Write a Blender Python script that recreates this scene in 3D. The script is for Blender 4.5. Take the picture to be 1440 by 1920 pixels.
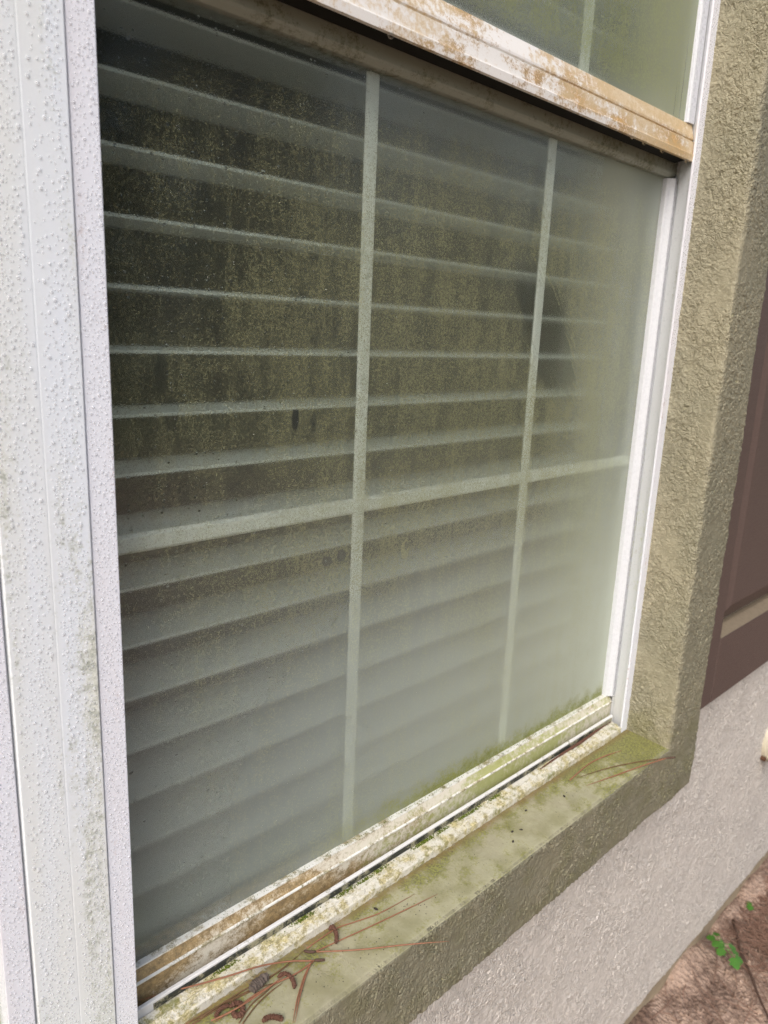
import bpy, bmesh, math, random
import numpy as np
from mathutils import Vector, Matrix, noise as mnoise

for o in list(bpy.data.objects): bpy.data.objects.remove(o, do_unlink=True)
scene = bpy.context.scene
C = scene.collection
R = math.radians

# Lengths in metres. (X along the wall, D away from the photographer, Z up from lens height)
# are the survey axes; W() turns them into world axes with the wall face at y=0, ground at z=0.
WALL_D, EYE = 0.446, 1.257
def W(p): return Vector((p[0], p[1] - WALL_D, p[2] + EYE))

# ------------------------------------------------------------------ camera
cam = bpy.data.cameras.new('camera'); camo = bpy.data.objects.new('camera', cam); C.objects.link(camo)
ax_x = Vector((0.71948639, -0.69326898, 0.04144225))
ax_y = Vector((-0.13231934, -0.19541279, -0.97175379))
ax_z = Vector((0.68178511, 0.69368001, -0.23232973))
m = Matrix.Identity(4)
for i in range(3):
    m[i][0] = ax_x[i]; m[i][1] = -ax_y[i]; m[i][2] = -ax_z[i]
m.translation = W((0, 0, 0))
camo.matrix_world = m
cam.sensor_fit = 'HORIZONTAL'; cam.sensor_width = 36; cam.lens = 35.04
cam.clip_start = 0.02; cam.clip_end = 800
cam.dof.use_dof = True; cam.dof.focus_distance = 0.72; cam.dof.aperture_fstop = 11
scene.camera = camo

# ------------------------------------------------------------------ sky, sun, exposure
SUN_EL = 44      # soft light through thin overcast, from beyond the left end of the wall
world = bpy.data.worlds.new('World'); scene.world = world; world.use_nodes = True
nt = world.node_tree; nt.nodes.clear()
sky = nt.nodes.new('ShaderNodeTexSky'); sky.sky_type = 'NISHITA'; sky.sun_disc = False
sun_dir = Vector((-0.84, -0.54, 0)).normalized() * math.cos(R(SUN_EL)) + Vector((0, 0, math.sin(R(SUN_EL))))
sky.sun_elevation = R(SUN_EL); sky.sun_rotation = math.atan2(sun_dir.x, sun_dir.y)
sky.air_density = 1.0; sky.dust_density = 4.0; sky.ozone_density = 1.0
hs = nt.nodes.new('ShaderNodeHueSaturation'); hs.inputs['Saturation'].default_value = 0.78
bg = nt.nodes.new('ShaderNodeBackground'); bg.inputs['Strength'].default_value = 0.15
wo = nt.nodes.new('ShaderNodeOutputWorld')
nt.links.new(sky.outputs[0], hs.inputs['Color']); nt.links.new(hs.outputs[0], bg.inputs[0]); nt.links.new(bg.outputs[0], wo.inputs[0])
sl = bpy.data.lights.new('sun', 'SUN'); sl.energy = 1.0; sl.angle = R(35); sl.color = (1.0, 0.99, 0.98)
so = bpy.data.objects.new('sun', sl); C.objects.link(so)
so.rotation_euler = sun_dir.to_track_quat('Z', 'Y').to_euler()
scene.view_settings.view_transform = 'Standard'; scene.view_settings.look = 'None'
scene.view_settings.gamma = 1; scene.view_settings.exposure = 0.46
cy = scene.cycles
cy.max_bounces = 9; cy.transmission_bounces = 8; cy.transparent_max_bounces = 12; cy.diffuse_bounces = 3; cy.glossy_bounces = 3
cy.sample_clamp_indirect = 6.0; cy.use_denoising = True
try: cy.denoiser = 'OPENIMAGEDENOISE'; cy.denoising_prefilter = 'NONE'
except Exception: pass
cy.caustics_reflective = False; cy.caustics_refractive = True

# ------------------------------------------------------------------ node helpers
class G:
    """small builder for material node graphs"""
    def __init__(s, name):
        s.m = bpy.data.materials.new(name); s.m.use_nodes = True
        s.t = s.m.node_tree; s.t.nodes.clear()
        s.out = s.t.nodes.new('ShaderNodeOutputMaterial')
    def n(s, typ, ins=None, **props):
        nd = s.t.nodes.new(typ)
        for k, v in props.items(): setattr(nd, k, v)
        for k, v in (ins or {}).items(): s.set(nd.inputs[k], v)
        return nd
    def set(s, sock, v):
        if isinstance(v, bpy.types.NodeSocket): s.t.links.new(v, sock)
        elif isinstance(v, (tuple, list)) and len(v) == 3 and sock.type == 'RGBA': sock.default_value = (*v, 1)
        else: sock.default_value = v
    def math(s, op, a, b=0.0, c=0.0, clamp=False):
        nd = s.n('ShaderNodeMath', operation=op, use_clamp=clamp)
        s.set(nd.inputs[0], a); s.set(nd.inputs[1], b); s.set(nd.inputs[2], c); return nd.outputs[0]
    def add(s, *a):
        r = a[0]
        for b in a[1:]: r = s.math('ADD', r, b)
        return r
    def mul(s, *a):
        r = a[0]
        for b in a[1:]: r = s.math('MULTIPLY', r, b)
        return r
    def ramp(s, v, a, b, lo=0.0, hi=1.0):
        nd = s.n('ShaderNodeMapRange', {'Value': v, 'From Min': a, 'From Max': b, 'To Min': lo, 'To Max': hi}, interpolation_type='SMOOTHSTEP')
        return nd.outputs[0]
    def mix(s, f, a, b):
        nd = s.n('ShaderNodeMix', data_type='RGBA')
        s.set(nd.inputs[0], f); s.set(nd.inputs[6], a); s.set(nd.inputs[7], b); return nd.outputs[2]
    def pos(s): return s.n('ShaderNodeNewGeometry').outputs['Position']
    def obj(s): return s.n('ShaderNodeTexCoord').outputs['Object']
    def xyz(s, v):
        o = s.n('ShaderNodeSeparateXYZ', {0: v}).outputs; return o[0], o[1], o[2]
    def scale(s, v, sc, loc=(0, 0, 0), rot=(0, 0, 0)):
        return s.n('ShaderNodeMapping', {'Vector': v, 'Scale': sc, 'Location': loc, 'Rotation': rot}).outputs[0]
    def noise(s, v, scale, detail=2.0, rough=0.5, dist=0.0):
        return s.n('ShaderNodeTexNoise', {'Vector': v, 'Scale': scale, 'Detail': detail, 'Roughness': rough, 'Distortion': dist}).outputs[0]
    def voro(s, v, scale, out='Distance', feature='F1', rand=1.0):
        return s.n('ShaderNodeTexVoronoi', {'Vector': v, 'Scale': scale, 'Randomness': rand}, feature=feature).outputs[out]
    def bump(s, h, strength=0.3, dist=0.001, normal=None):
        i = {'Height': h, 'Strength': strength, 'Distance': dist}
        if normal is not None: i['Normal'] = normal
        return s.n('ShaderNodeBump', i).outputs[0]
    def bsdf(s, color, rough=0.6, normal=None, spec=0.4, **kw):
        i = {'Base Color': color, 'Roughness': rough, 'Specular IOR Level': spec}
        if normal is not None: i['Normal'] = normal
        i.update(kw)
        return s.n('ShaderNodeBsdfPrincipled', i).outputs[0]
    def done(s, surf, disp=None):
        s.t.links.new(surf, s.out.inputs['Surface'])
        if disp is not None:
            s.t.links.new(disp, s.out.inputs['Displacement'])
            s.m.displacement_method = 'BOTH'
        return s.m

# ------------------------------------------------------------------ materials
MAT = {}
def stucco(name, base, base2, amp, algae):
    g = G(name); p = g.pos(); nrm = g.n('ShaderNodeNewGeometry').outputs['True Normal']
    _, ny, nz = g.xyz(nrm)
    flat = g.ramp(nz, 0.55, 0.9)                               # the weathered sill top is worn smooth
    a = g.noise(p, 110, 3, 0.55, 0.8); b = g.noise(p, 300, 2, 0.6, 0.3); big = g.noise(p, 9, 3)
    worm = g.math('ABSOLUTE', g.math('SUBTRACT', g.noise(p, 65, 2, 0.5, 1.2), 0.5))
    cuts = g.ramp(worm, 0.0, 0.05)
    pit = g.ramp(g.voro(p, 95), 0.05, 0.32)
    zone = g.ramp(g.noise(p, 16, 3, 0.6), 0.36, 0.6, 0.35, 1.1)
    h = g.add(g.mul(g.ramp(a, 0.3, 0.68), 0.5), g.mul(g.ramp(b, 0.3, 0.7), 0.32), g.mul(cuts, 0.28), g.mul(pit, 0.35))
    h = g.mul(g.math('SUBTRACT', h, 0.75), zone, g.math('SUBTRACT', 1.0, g.mul(flat, 0.88)))
    h = g.add(h, g.mul(g.math('SUBTRACT', g.noise(p, 8, 2, 0.5), 0.5), 1.3), g.mul(g.math('SUBTRACT', g.noise(p, 28, 2, 0.5), 0.5), 0.5))
    disp = g.n('ShaderNodeDisplacement', {'Height': h, 'Midlevel': 0.0, 'Scale': amp}).outputs[0]
    col = g.mix(g.ramp(big, 0.3, 0.75), base, base2)
    col = g.mix(g.mul(g.ramp(a, 0.62, 0.38), 0.35), col, (base[0]*0.55, base[1]*0.55, base[2]*0.52))
    if algae:
        x, y, z = g.xyz(p)
        al = g.noise(p, 38, 5, 0.68); al2 = g.noise(p, 12, 3, 0.5); fine = g.noise(p, 420, 3, 0.7)
        corner = g.mul(g.ramp(x, 0.74, 0.98), 0.26)
        back = g.ramp(y, -0.012, 0.03, -0.16, 0.06)
        thr = g.add(al, g.mul(al2, 0.35), corner, back, g.mul(g.math('SUBTRACT', fine, 0.22), 0.6))
        moss = g.mul(g.ramp(thr, 0.74, 0.93), flat)
        film = g.mul(g.ramp(g.add(al2, corner), 0.25, 0.6), flat)
        col = g.mix(g.mul(film, 0.75), col, (0.42, 0.40, 0.26))
        col = g.mix(g.mul(moss, 0.85), col, g.mix(g.ramp(fine, 0.4, 0.6), (0.085, 0.085, 0.025), (0.27, 0.27, 0.06)))
        brown = g.mul(flat, g.ramp(g.add(y, g.mul(g.noise(p, 60, 3), 0.012)), 0.024, 0.036))
        col = g.mix(g.mul(brown, 0.7), col, (0.2, 0.12, 0.05))
        dots = g.mul(flat, g.ramp(g.voro(p, 260), 0.16, 0.08), g.ramp(g.noise(p, 45, 2), 0.5, 0.62))
        col = g.mix(dots, col, (0.03, 0.03, 0.015))
        # faint green tint low on the reveal
        low = g.mul(g.ramp(z, 0.80, 0.68), g.ramp(g.noise(p, 30, 4), 0.4, 0.7), 0.5)
        col = g.mix(low, col, (0.2, 0.19, 0.08))
    if algae:      # outward faces darkened in colour, standing in for weaker light than the reveal gets
        front_shade = g.mul(g.ramp(ny, -0.5, -0.9), g.ramp(big, 0.1, 0.5, 0.7, 1.0))
        col = g.mix(g.mul(front_shade, 0.42), col, (0.10, 0.10, 0.07))
    rough = g.ramp(b, 0.2, 0.8, 0.45, 0.75)
    MAT[name] = g.done(g.bsdf(col, rough, spec=0.35), disp)
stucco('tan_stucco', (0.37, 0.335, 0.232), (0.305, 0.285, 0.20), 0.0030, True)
stucco('grey_stucco', (0.655, 0.612, 0.56), (0.59, 0.552, 0.508), 0.0028, False)

def vinyl(name, white=(0.80, 0.81, 0.83), stain=None, amt=0.0, scale=30, streak=(1, 1, 1), speck=0.3, stain2=None, amt2=0.0, rough=0.38, crust=0.0, tint=None, grad=0.0, grad2=0.0):
    g = G(name); p = g.pos(); q = g.scale(p, streak)
    n1 = g.noise(q, scale, 5, 0.65); n2 = g.noise(g.scale(q, (1, 1, 1), (3, 7, 5)), scale*0.35, 4, 0.6)
    fine = g.noise(p, 700, 2, 0.7); mid = g.noise(p, 160, 4, 0.7)
    col = white
    if tint: col = g.mix(g.ramp(n2, 0.35, 0.65), white, tint)
    if grad:
        gx, _, _ = g.xyz(p); n1 = g.add(n1, g.mul(g.ramp(gx, 0.5, 0.98), grad)); n2 = g.add(n2, g.mul(g.ramp(gx, 0.4, 0.9), grad))
    if grad2:
        gx, _, _ = g.xyz(p); n2 = g.add(n2, g.mul(g.math('SUBTRACT', g.ramp(gx, 0.40, 0.75), 0.5), grad2)); n1 = g.add(n1, g.mul(g.math('SUBTRACT', g.ramp(gx, 0.70, 0.40), 0.5), grad2))
    if stain:
        f = g.ramp(g.add(n1, g.mul(g.math('SUBTRACT', mid, 0.5), 0.5), g.mul(g.math('SUBTRACT', fine, 0.5), 0.35)), 0.62 - amt*0.35, 0.82 - amt*0.3)
        col = g.mix(g.mul(f, 0.92), col, g.mix(g.ramp(g.add(mid, g.mul(fine, 0.5)), 0.5, 1.0), tuple(min(1, c*1.5) for c in stain), tuple(c*0.55 for c in stain)))
    if stain2:
        f2 = g.ramp(g.add(n2, g.mul(g.math('SUBTRACT', mid, 0.5), 0.6)), 0.64 - amt2*0.35, 0.84 - amt2*0.3)
        col = g.mix(g.mul(f2, 0.85), col, stain2)
    sp = g.mul(g.ramp(fine, 0.66, 0.74), g.ramp(n1, 0.35, 0.65), speck)
    col = g.mix(sp, col, (0.09, 0.085, 0.05))
    h = g.add(g.mul(fine, 0.25 + crust), g.mul(mid, crust*1.5))
    nrm = g.bump(h, 0.25 + crust*0.5, 0.0006 + crust*0.0015)
    MAT[name] = g.done(g.bsdf(col, g.ramp(mid, 0.3, 0.7, rough*0.8, rough*1.5), nrm, 0.5))
vinyl('vinyl_mullion', (0.79, 0.845, 0.925), (0.66, 0.71, 0.60), 0.34, 34, (1, 1, 0.08), 0.06, tint=(0.78, 0.80, 0.77), rough=0.3)
vinyl('vinyl_lip', (0.81, 0.835, 0.91), (0.70, 0.52, 0.46), 0.05, 60, (1, 1, 0.08), 0.08, tint=(0.80, 0.79, 0.84), rough=0.3)
vinyl('vinyl_jamb', (0.73, 0.745, 0.77), (0.42, 0.36, 0.26), 0.02, 70, (1, 1, 0.1), 0.25, stain2=(0.60, 0.62, 0.46), amt2=0.1, rough=0.3)
vinyl('vinyl_clean', (0.67, 0.685, 0.72), None, 0, 30, (1, 1, 0.2), 0.12, rough=0.25)
vinyl('vinyl_upper_rail', (0.82, 0.80, 0.77), (0.46, 0.275, 0.085), 0.36, 36, (0.45, 1, 1.3), 0.6, stain2=(0.62, 0.48, 0.29), amt2=0.42, grad=0.20, rough=0.5, crust=0.12)
vinyl('vinyl_rail_shaded', (0.29, 0.305, 0.255), (0.20, 0.205, 0.14), 0.5, 20, (1, 1, 2), 0.15, rough=0.4)  # white rail darkened in colour, standing in for shade under the upper rail
vinyl('vinyl_lower_rail', (0.66, 0.62, 0.52), (0.31, 0.21, 0.085), 0.55, 16, (0.7, 1, 1.6), 0.7, stain2=(0.36, 0.38, 0.12), amt2=0.50, grad2=0.22, rough=0.45, crust=0.12)
vinyl('vinyl_ridge', (0.80, 0.79, 0.74), (0.34, 0.29, 0.15), 0.5, 45, (1, 1, 1), 0.6, rough=0.45, crust=0.2)
vinyl('vinyl_track', (0.78, 0.77, 0.76), (0.40, 0.37, 0.25), 0.12, 90, (1, 1, 1), 0.9, rough=0.5, crust=0.3)
vinyl('vinyl_sill_crust', (0.74, 0.71, 0.62), (0.50, 0.43, 0.20), 0.62, 60, (1, 1, 1), 0.9, stain2=(0.24, 0.24, 0.07), amt2=0.3, rough=0.6, crust=0.8)
vinyl('vinyl_muntin', (0.90, 0.93, 0.86), (0.80, 0.82, 0.64), 0.2, 45, (1, 1, 1), 0.1, rough=0.5)
def plain(name, col, rough=0.6, spec=0.3, noise_scale=0, vary=0.25, **kw):
    g = G(name)
    c = col
    nrm = None
    if noise_scale:
        p = g.pos(); n1 = g.noise(p, noise_scale, 4, 0.6)
        c = g.mix(n1, tuple(v*(1-vary) for v in col), tuple(min(1, v*(1+vary)) for v in col))
        nrm = g.bump(n1, 0.3, 0.3/noise_scale)
    MAT[name] = g.done(g.bsdf(c, rough, nrm, spec, **kw))
g = G('seal_black'); p = g.pos(); n1 = g.noise(p, 55, 5, 0.7); n2 = g.noise(p, 400, 3, 0.7)
MAT['seal_black'] = g.done(g.bsdf(g.mix(g.ramp(g.add(n1, g.mul(n2, 0.4)), 0.66, 0.80), g.mix(n2, (0.018, 0.02, 0.018), (0.06, 0.062, 0.05)), (0.30, 0.28, 0.19)), 0.6, g.bump(n2, 0.4, 0.0006), 0.3))
plain('cavity_shade', (0.02, 0.02, 0.018), 0.8, 0.1)  # near-black colour stands in for shade inside hollows and gaps
plain('blind_white', (0.90, 0.915, 0.905), 0.55, 0.3)
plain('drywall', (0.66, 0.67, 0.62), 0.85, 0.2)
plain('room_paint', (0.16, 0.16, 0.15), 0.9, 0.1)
plain('foundation', (0.33, 0.27, 0.19), 0.9, 0.1, 40, 0.35)
plain('needle', (0.31, 0.14, 0.08), 0.45, 0.4, 260, 0.45)
plain('needle_old', (0.17, 0.10, 0.05), 0.55, 0.3, 260, 0.4)
plain('catkin', (0.13, 0.064, 0.044), 0.75, 0.2, 500, 0.5)
plain('bark_grey', (0.13, 0.105, 0.09), 0.8, 0.2, 300, 0.5)
plain('sheath', (0.10, 0.06, 0.045), 0.8, 0.2, 400, 0.4)
plain('debris', (0.05, 0.04, 0.035), 0.8, 0.2)
plain('moss', (0.13, 0.17, 0.02), 0.85, 0.2, 600, 0.5)
plain('litter', (0.27, 0.165, 0.12), 0.7, 0.2, 30, 0.5)
plain('leaf', (0.06, 0.17, 0.022), 0.45, 0.4, 90, 0.25)
plain('stem', (0.16, 0.26, 0.08), 0.6, 0.3)
plain('twig', (0.09, 0.055, 0.04), 0.8, 0.2, 120, 0.4)
plain('cream_plastic', (0.55, 0.50, 0.38), 0.45, 0.4, 60, 0.15)
plain('roof_dark', (0.08, 0.075, 0.07), 0.9, 0.1)
plain('rust', (0.10, 0.05, 0.03), 0.8, 0.2)
g = G('rain_bead')      # beads on white vinyl: white mixed in stands in for light passing through
bead_a = g.n('ShaderNodeMixShader', {0: 0.45, 1: g.n('ShaderNodeBsdfTransparent').outputs[0], 2: g.bsdf((0.86, 0.875, 0.90), 0.04, None, 0.9)}).outputs[0]
MAT['rain_bead'] = g.done(g.n('ShaderNodeMixShader', {0: 0.22, 1: bead_a, 2: g.n('ShaderNodeBsdfGlass', {'Roughness': 0.0, 'IOR': 1.33}).outputs[0]}).outputs[0])
g = G('water'); MAT['water'] = g.done(g.n('ShaderNodeBsdfGlass', {'Color': (0.97, 0.98, 0.98), 'Roughness': 0.02, 'IOR': 1.33}).outputs[0])
g = G('shutter_paint'); p = g.pos()
gr = g.noise(g.scale(p, (14, 14, 90), (0, 0, 0), (0, R(12), 0)), 3.0, 5, 0.6, 1.5)
MAT['shutter_paint'] = g.done(g.bsdf(g.mix(gr, (0.085, 0.058, 0.05), (0.125, 0.087, 0.075)), 0.5, g.bump(gr, 0.4, 0.002), 0.4))
g = G('shutter_dust'); p = g.pos(); dn = g.noise(p, 150, 4, 0.7)
MAT['shutter_dust'] = g.done(g.bsdf(g.mix(dn, (0.145, 0.115, 0.078), (0.25, 0.20, 0.14)), 0.8, g.bump(dn, 0.3, 0.001), 0.2))
g = G('soil'); p = g.pos()
n1 = g.noise(p, 9, 6, 0.65, 0.4); n2 = g.noise(p, 70, 5, 0.7); n3 = g.noise(p, 2.2, 3); vz = g.voro(p, 130)
sand = g.mix(n2, (0.34, 0.23, 0.17), (0.56, 0.42, 0.33))
dirt = g.mix(n2, (0.09, 0.06, 0.045), (0.24, 0.155, 0.115))
col = g.mix(g.ramp(g.add(n1, g.mul(n3, 0.35), g.mul(g.math('SUBTRACT', n2, 0.5), 0.3)), 0.55, 0.8), dirt, sand)
far = g.ramp(g.n('ShaderNodeVectorMath', {0: p}, operation='LENGTH').outputs['Value'], 3.5, 9)
col = g.mix(far, col, g.mix(n1, (0.10, 0.12, 0.05), (0.20, 0.17, 0.10)))
h = g.add(g.mul(n1, 1.0), g.mul(n2, 0.35), g.mul(vz, 0.25))
d_ = g.n('ShaderNodeDisplacement', {'Height': h, 'Midlevel': 0.8, 'Scale': 0.022}).outputs[0]
MAT['soil'] = g.done(g.bsdf(col, 0.85, None, 0.25), d_)

def glass_mat(name, upper=False):
    """window glass carrying condensation haze and an algae-speckled film"""
    g = G(name); p = g.obj(); x, y, z = g.xyz(p)        # metres from the window's own base corner
    q = g.scale(p, (1, 1, 0.30))
    big = g.noise(p, 7, 3, 0.5); mid = g.noise(q, 42, 5, 0.7); med = g.noise(p, 90, 4, 0.65); fine = g.noise(p, 1000, 2, 0.7); fine2 = g.noise(p, 380, 3, 0.65); runs = g.noise(g.scale(p, (70, 1, 7)), 1.0, 3, 0.6)
    if not upper:
        low = g.ramp(g.add(z, g.mul(g.math('SUBTRACT', big, 0.5), 0.12)), 0.50, 0.14)
        right = g.ramp(g.add(x, g.mul(g.math('SUBTRACT', big, 0.5), 0.1)), 0.50, 0.80)
        top = g.mul(g.ramp(z, 0.66, 0.78), g.ramp(x, 0.16, 0.34))
        veil = g.ramp(x, 0.0, 0.34)
        fog = g.add(0.03, g.mul(low, 0.22), g.mul(right, 0.19), g.mul(top, 0.09), g.mul(veil, 0.05), g.mul(low, veil, 0.22))
        mist = g.add(0.22, g.mul(low, 0.7), g.mul(right, 0.6), g.mul(top, 0.35), g.mul(veil, 0.35))
        dens = g.mul(g.ramp(x, 0.01, 0.26, 0.35, 1.0), g.ramp(z, 0.80, 0.66), g.math('SUBTRACT', 1.0, g.mul(low, 0.75)), g.ramp(x, 0.82, 0.68, 0.35, 1.0))
        # patch rubbed clean by a hand: a short diagonal smear
        u = g.scale(p, (1, 1, 1), (-0.552, 0, -0.588))
        r = g.n('ShaderNodeVectorRotate', {'Vector': u, 'Angle': R(-48)}, rotation_type='Y_AXIS').outputs[0]
        rx, ry, rz = g.xyz(r)
        streaks = g.noise(g.scale(r, (12, 1, 300)), 1.0, 4, 0.75)
        e = g.math('SQRT', g.add(g.math('POWER', g.mul(rx, 10.5), 2.0), g.math('POWER', g.mul(rz, 27), 2.0)))
        wipe = g.mul(g.ramp(g.add(e, g.mul(streaks, 2.4)), 2.45, 1.95), g.ramp(g.math('ABSOLUTE', g.add(rx, g.mul(g.math('SUBTRACT', streaks, 0.5), 0.08))), 0.115, 0.085))
        keep = g.math('SUBTRACT', 1.0, g.mul(wipe, 0.74))
        fog = g.mul(fog, g.math('SUBTRACT', 1.0, g.mul(wipe, 0.25)))
        green = g.mul(g.ramp(g.add(z, g.mul(g.noise(p, 55, 5, 0.7), -0.06), g.mul(big, -0.02)), 0.036, 0.006), g.ramp(g.add(x, g.mul(big, 0.2)), 0.32, 0.52))
    else:
        streaks = g.noise(g.scale(p, (210, 1, 3)), 1.0, 2, 0.6)
        mist = 0.35
        fog = g.add(0.22, g.mul(g.ramp(x, 0.56, 0.76), 0.30), g.mul(g.ramp(z, 0.90, 0.855), 0.10))
        run = g.mul(g.ramp(streaks, 0.66, 0.70), g.ramp(x, 0.52, 0.62))
        fog = g.mul(fog, g.math('SUBTRACT', 1.0, g.mul(run, 0.75)))
        dens = g.mul(g.ramp(x, 0.76, 0.64, 0.25, 1.0), g.ramp(z, 0.855, 0.885), 1.25)
        keep = 1.0
        green = 0.0
    patch = g.add(g.mul(g.math('SUBTRACT', runs, 0.5), 0.22), g.mul(g.math('SUBTRACT', mid, 0.5), 0.22), g.mul(g.math('SUBTRACT', big, 0.5), 0.25), g.mul(g.math('SUBTRACT', med, 0.5), 0.22))
    level = g.add(fine, g.mul(g.math('SUBTRACT', fine2, 0.5), 0.5), patch, g.mul(dens, 0.12))
    spk = g.mul(g.ramp(level, 0.52, 0.70), g.ramp(dens, 0.0, 0.25), keep)
    film = g.mul(g.ramp(g.add(mid, patch), 0.15, 0.65, 0.3, 1.0), dens, keep, 0.11)
    if not upper:
        def spot(cx, cz, rx_, rz_):
            ee = g.math('SQRT', g.add(g.math('POWER', g.mul(g.math('SUBTRACT', x, cx), 1/rx_), 2.0), g.math('POWER', g.mul(g.math('SUBTRACT', z, cz), 1/rz_), 2.0)))
            return g.ramp(g.add(ee, g.mul(g.math('SUBTRACT', med, 0.5), 1.2)), 1.05, 0.75)
        clear = g.add(spot(0.1825, 0.504, 0.0042, 0.0100), g.mul(spot(0.203, 0.500, 0.003, 0.010), 0.5), g.mul(spot(0.058, 0.545, 0.006, 0.018), 0.8), g.mul(spot(0.064, 0.515, 0.007, 0.014), 0.7), g.mul(spot(0.222, 0.368, 0.007, 0.006), 0.7), g.mul(spot(0.24, 0.371, 0.006, 0.007), 0.7))
        spk = g.mul(spk, g.math('SUBTRACT', 1.0, clear, clamp=True)); film = g.mul(film, g.math('SUBTRACT', 1.0, clear, clamp=True))
        film = g.add(film, g.mul(g.math('SUBTRACT', spot(0.328, 0.362, 0.0065, 0.0125), spot(0.3295, 0.366, 0.0035, 0.005), clamp=True), 0.22), g.mul(spot(0.452, 0.678, 0.004, 0.006), 0.15))
    alg = g.add(g.mul(spk, 0.33), film, g.mul(green, g.ramp(fine2, 0.3, 0.6, 0.45, 0.85)))
    alg = g.math('MINIMUM', alg, 0.85)
    op = g.math('SUBTRACT', 1.0, g.mul(g.math('SUBTRACT', 1.0, g.math('MINIMUM', fog, 0.9)), g.math('SUBTRACT', 1.0, alg)))
    fogc = g.mix(g.ramp(x, 0.10, 0.70), (0.64, 0.71, 0.68), (0.92, 0.985, 0.82) if not upper else (0.70, 0.76, 0.54))
    acol = g.mix(fine2, (0.34, 0.345, 0.165), (0.66, 0.66, 0.38)) if not upper else g.mix(fine2, (0.26, 0.29, 0.09), (0.56, 0.60, 0.26))
    acol = g.mix(green, acol, g.mix(med, (0.15, 0.175, 0.02), (0.44, 0.46, 0.10)))
    share = g.math('DIVIDE', alg, g.math('MAXIMUM', op, 0.02), clamp=True)
    col = g.mix(share, fogc, acol)
    bead = g.add(g.mul(g.ramp(g.voro(p, 620), 0.45, 0.1), 0.7), g.mul(fine, 0.5), g.mul(g.ramp(g.voro(p, 260), 0.16, 0.02), 1.4))
    nrm = g.bump(bead, 0.55, 0.0005)
    rough = g.math('MINIMUM', g.add(0.05, g.mul(mist, 0.15)), 0.18)
    glass = g.n('ShaderNodeBsdfGlass', {'Color': (0.97, 0.99, 0.98), 'Roughness': rough, 'IOR': 1.45, 'Normal': g.bump(bead, 0.12, 0.0003)}).outputs[0]
    dif = g.n('ShaderNodeBsdfDiffuse', {'Color': col, 'Normal': nrm}).outputs[0]
    trl = g.n('ShaderNodeBsdfTranslucent', {'Color': col}).outputs[0]
    f = g.n('ShaderNodeMixShader', {0: 0.38, 1: dif, 2: trl}).outputs[0]
    s = g.n('ShaderNodeMixShader', {0: op, 1: glass, 2: f}).outputs[0]
    MAT[name] = g.done(s)
    g2 = G(name + '_back')
    MAT[name + '_back'] = g2.done(g2.n('ShaderNodeBsdfGlass', {'Color': (0.98, 1.0, 0.99), 'Roughness': 0.03, 'IOR': 1.45}).outputs[0])
glass_mat('lower_glass'); glass_mat('upper_glass', True)
g = G('inner_glass')
lw = g.add(0.07, g.mul(g.math('POWER', g.n('ShaderNodeLayerWeight', {'Blend': 0.5}).outputs['Facing'], 4.0), 0.6))
MAT['inner_glass'] = g.done(g.n('ShaderNodeMixShader', {0: lw, 1: g.n('ShaderNodeBsdfTransparent', {0: (0.93, 0.96, 0.94)}).outputs[0],
                                2: g.n('ShaderNodeBsdfGlossy', {'Roughness': 0.02}).outputs[0]}).outputs[0])

# ------------------------------------------------------------------ object helpers
def tag(o, label=None, cat=None, group=None, kind=None):
    if label: o['label'] = label
    if cat: o['category'] = cat
    if group: o['group'] = group
    if kind: o['kind'] = kind
    return o
def thing(name, base, label, cat, group=None):
    o = bpy.data.objects.new(name, None); C.objects.link(o); o.location = W(base); o.empty_display_size = 0.05
    return tag(o, label, cat, group, 'thing')
def part_empty(name, parent):
    o = bpy.data.objects.new(name, None); C.objects.link(o); o.parent = parent; o.empty_display_size = 0.03
    return o
def root_loc(o):
    v = Vector((0, 0, 0))
    while o is not None: v += o.location; o = o.parent
    return v
def mesh_obj(name, verts, faces, mat, parent=None, smooth=False, base=None, bevel=0.0):
    """verts in survey axes; mat a name or list of names"""
    me = bpy.data.meshes.new(name)
    off = root_loc(parent) if parent else (W(base) if base is not None else Vector((0, 0, 0)))
    vs = np.asarray(verts, float).reshape(-1, 3) + np.array([0, -WALL_D, EYE]) - np.array(off)
    me.from_pydata(vs.tolist(), [], [tuple(f) for f in faces]); me.update()
    for mn in ([mat] if isinstance(mat, str) else mat): me.materials.append(MAT[mn])
    if smooth: me.polygons.foreach_set('use_smooth', [True]*len(me.polygons))
    o = bpy.data.objects.new(name, me); C.objects.link(o)
    if parent: o.parent = parent
    elif base is not None: o.location = off
    if bevel:
        b = o.modifiers.new('edge', 'BEVEL'); b.width = bevel; b.segments = 2; b.limit_method = 'ANGLE'; b.angle_limit = R(30)
    return o
def box(x0, x1, d0, d1, z0, z1):
    v = [(x, d, z) for x in (x0, x1) for d in (d0, d1) for z in (z0, z1)]
    f = [(0, 1, 3, 2), (4, 6, 7, 5), (0, 4, 5, 1), (2, 3, 7, 6), (0, 2, 6, 4), (1, 5, 7, 3)]
    return v, f
def join(*vf):
    V, F = [], []
    for v, f in vf:
        n = len(V); V += list(v); F += [tuple(i+n for i in q) for q in f]
    return V, F
def fix_normals(o):
    bm = bmesh.new(); bm.from_mesh(o.data); bmesh.ops.recalc_face_normals(bm, faces=bm.faces); bm.to_mesh(o.data); bm.free(); return o
def sweep_x(prof, x0, x1):
    """closed profile of (D,Z) points drawn along X"""
    n = len(prof); v = [(x, d, z) for x in (x0, x1) for d, z in prof]
    f = [(i, (i+1) % n, n+(i+1) % n, n+i) for i in range(n)] + [tuple(range(n))[::-1], tuple(range(n, 2*n))]
    return v, f
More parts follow.
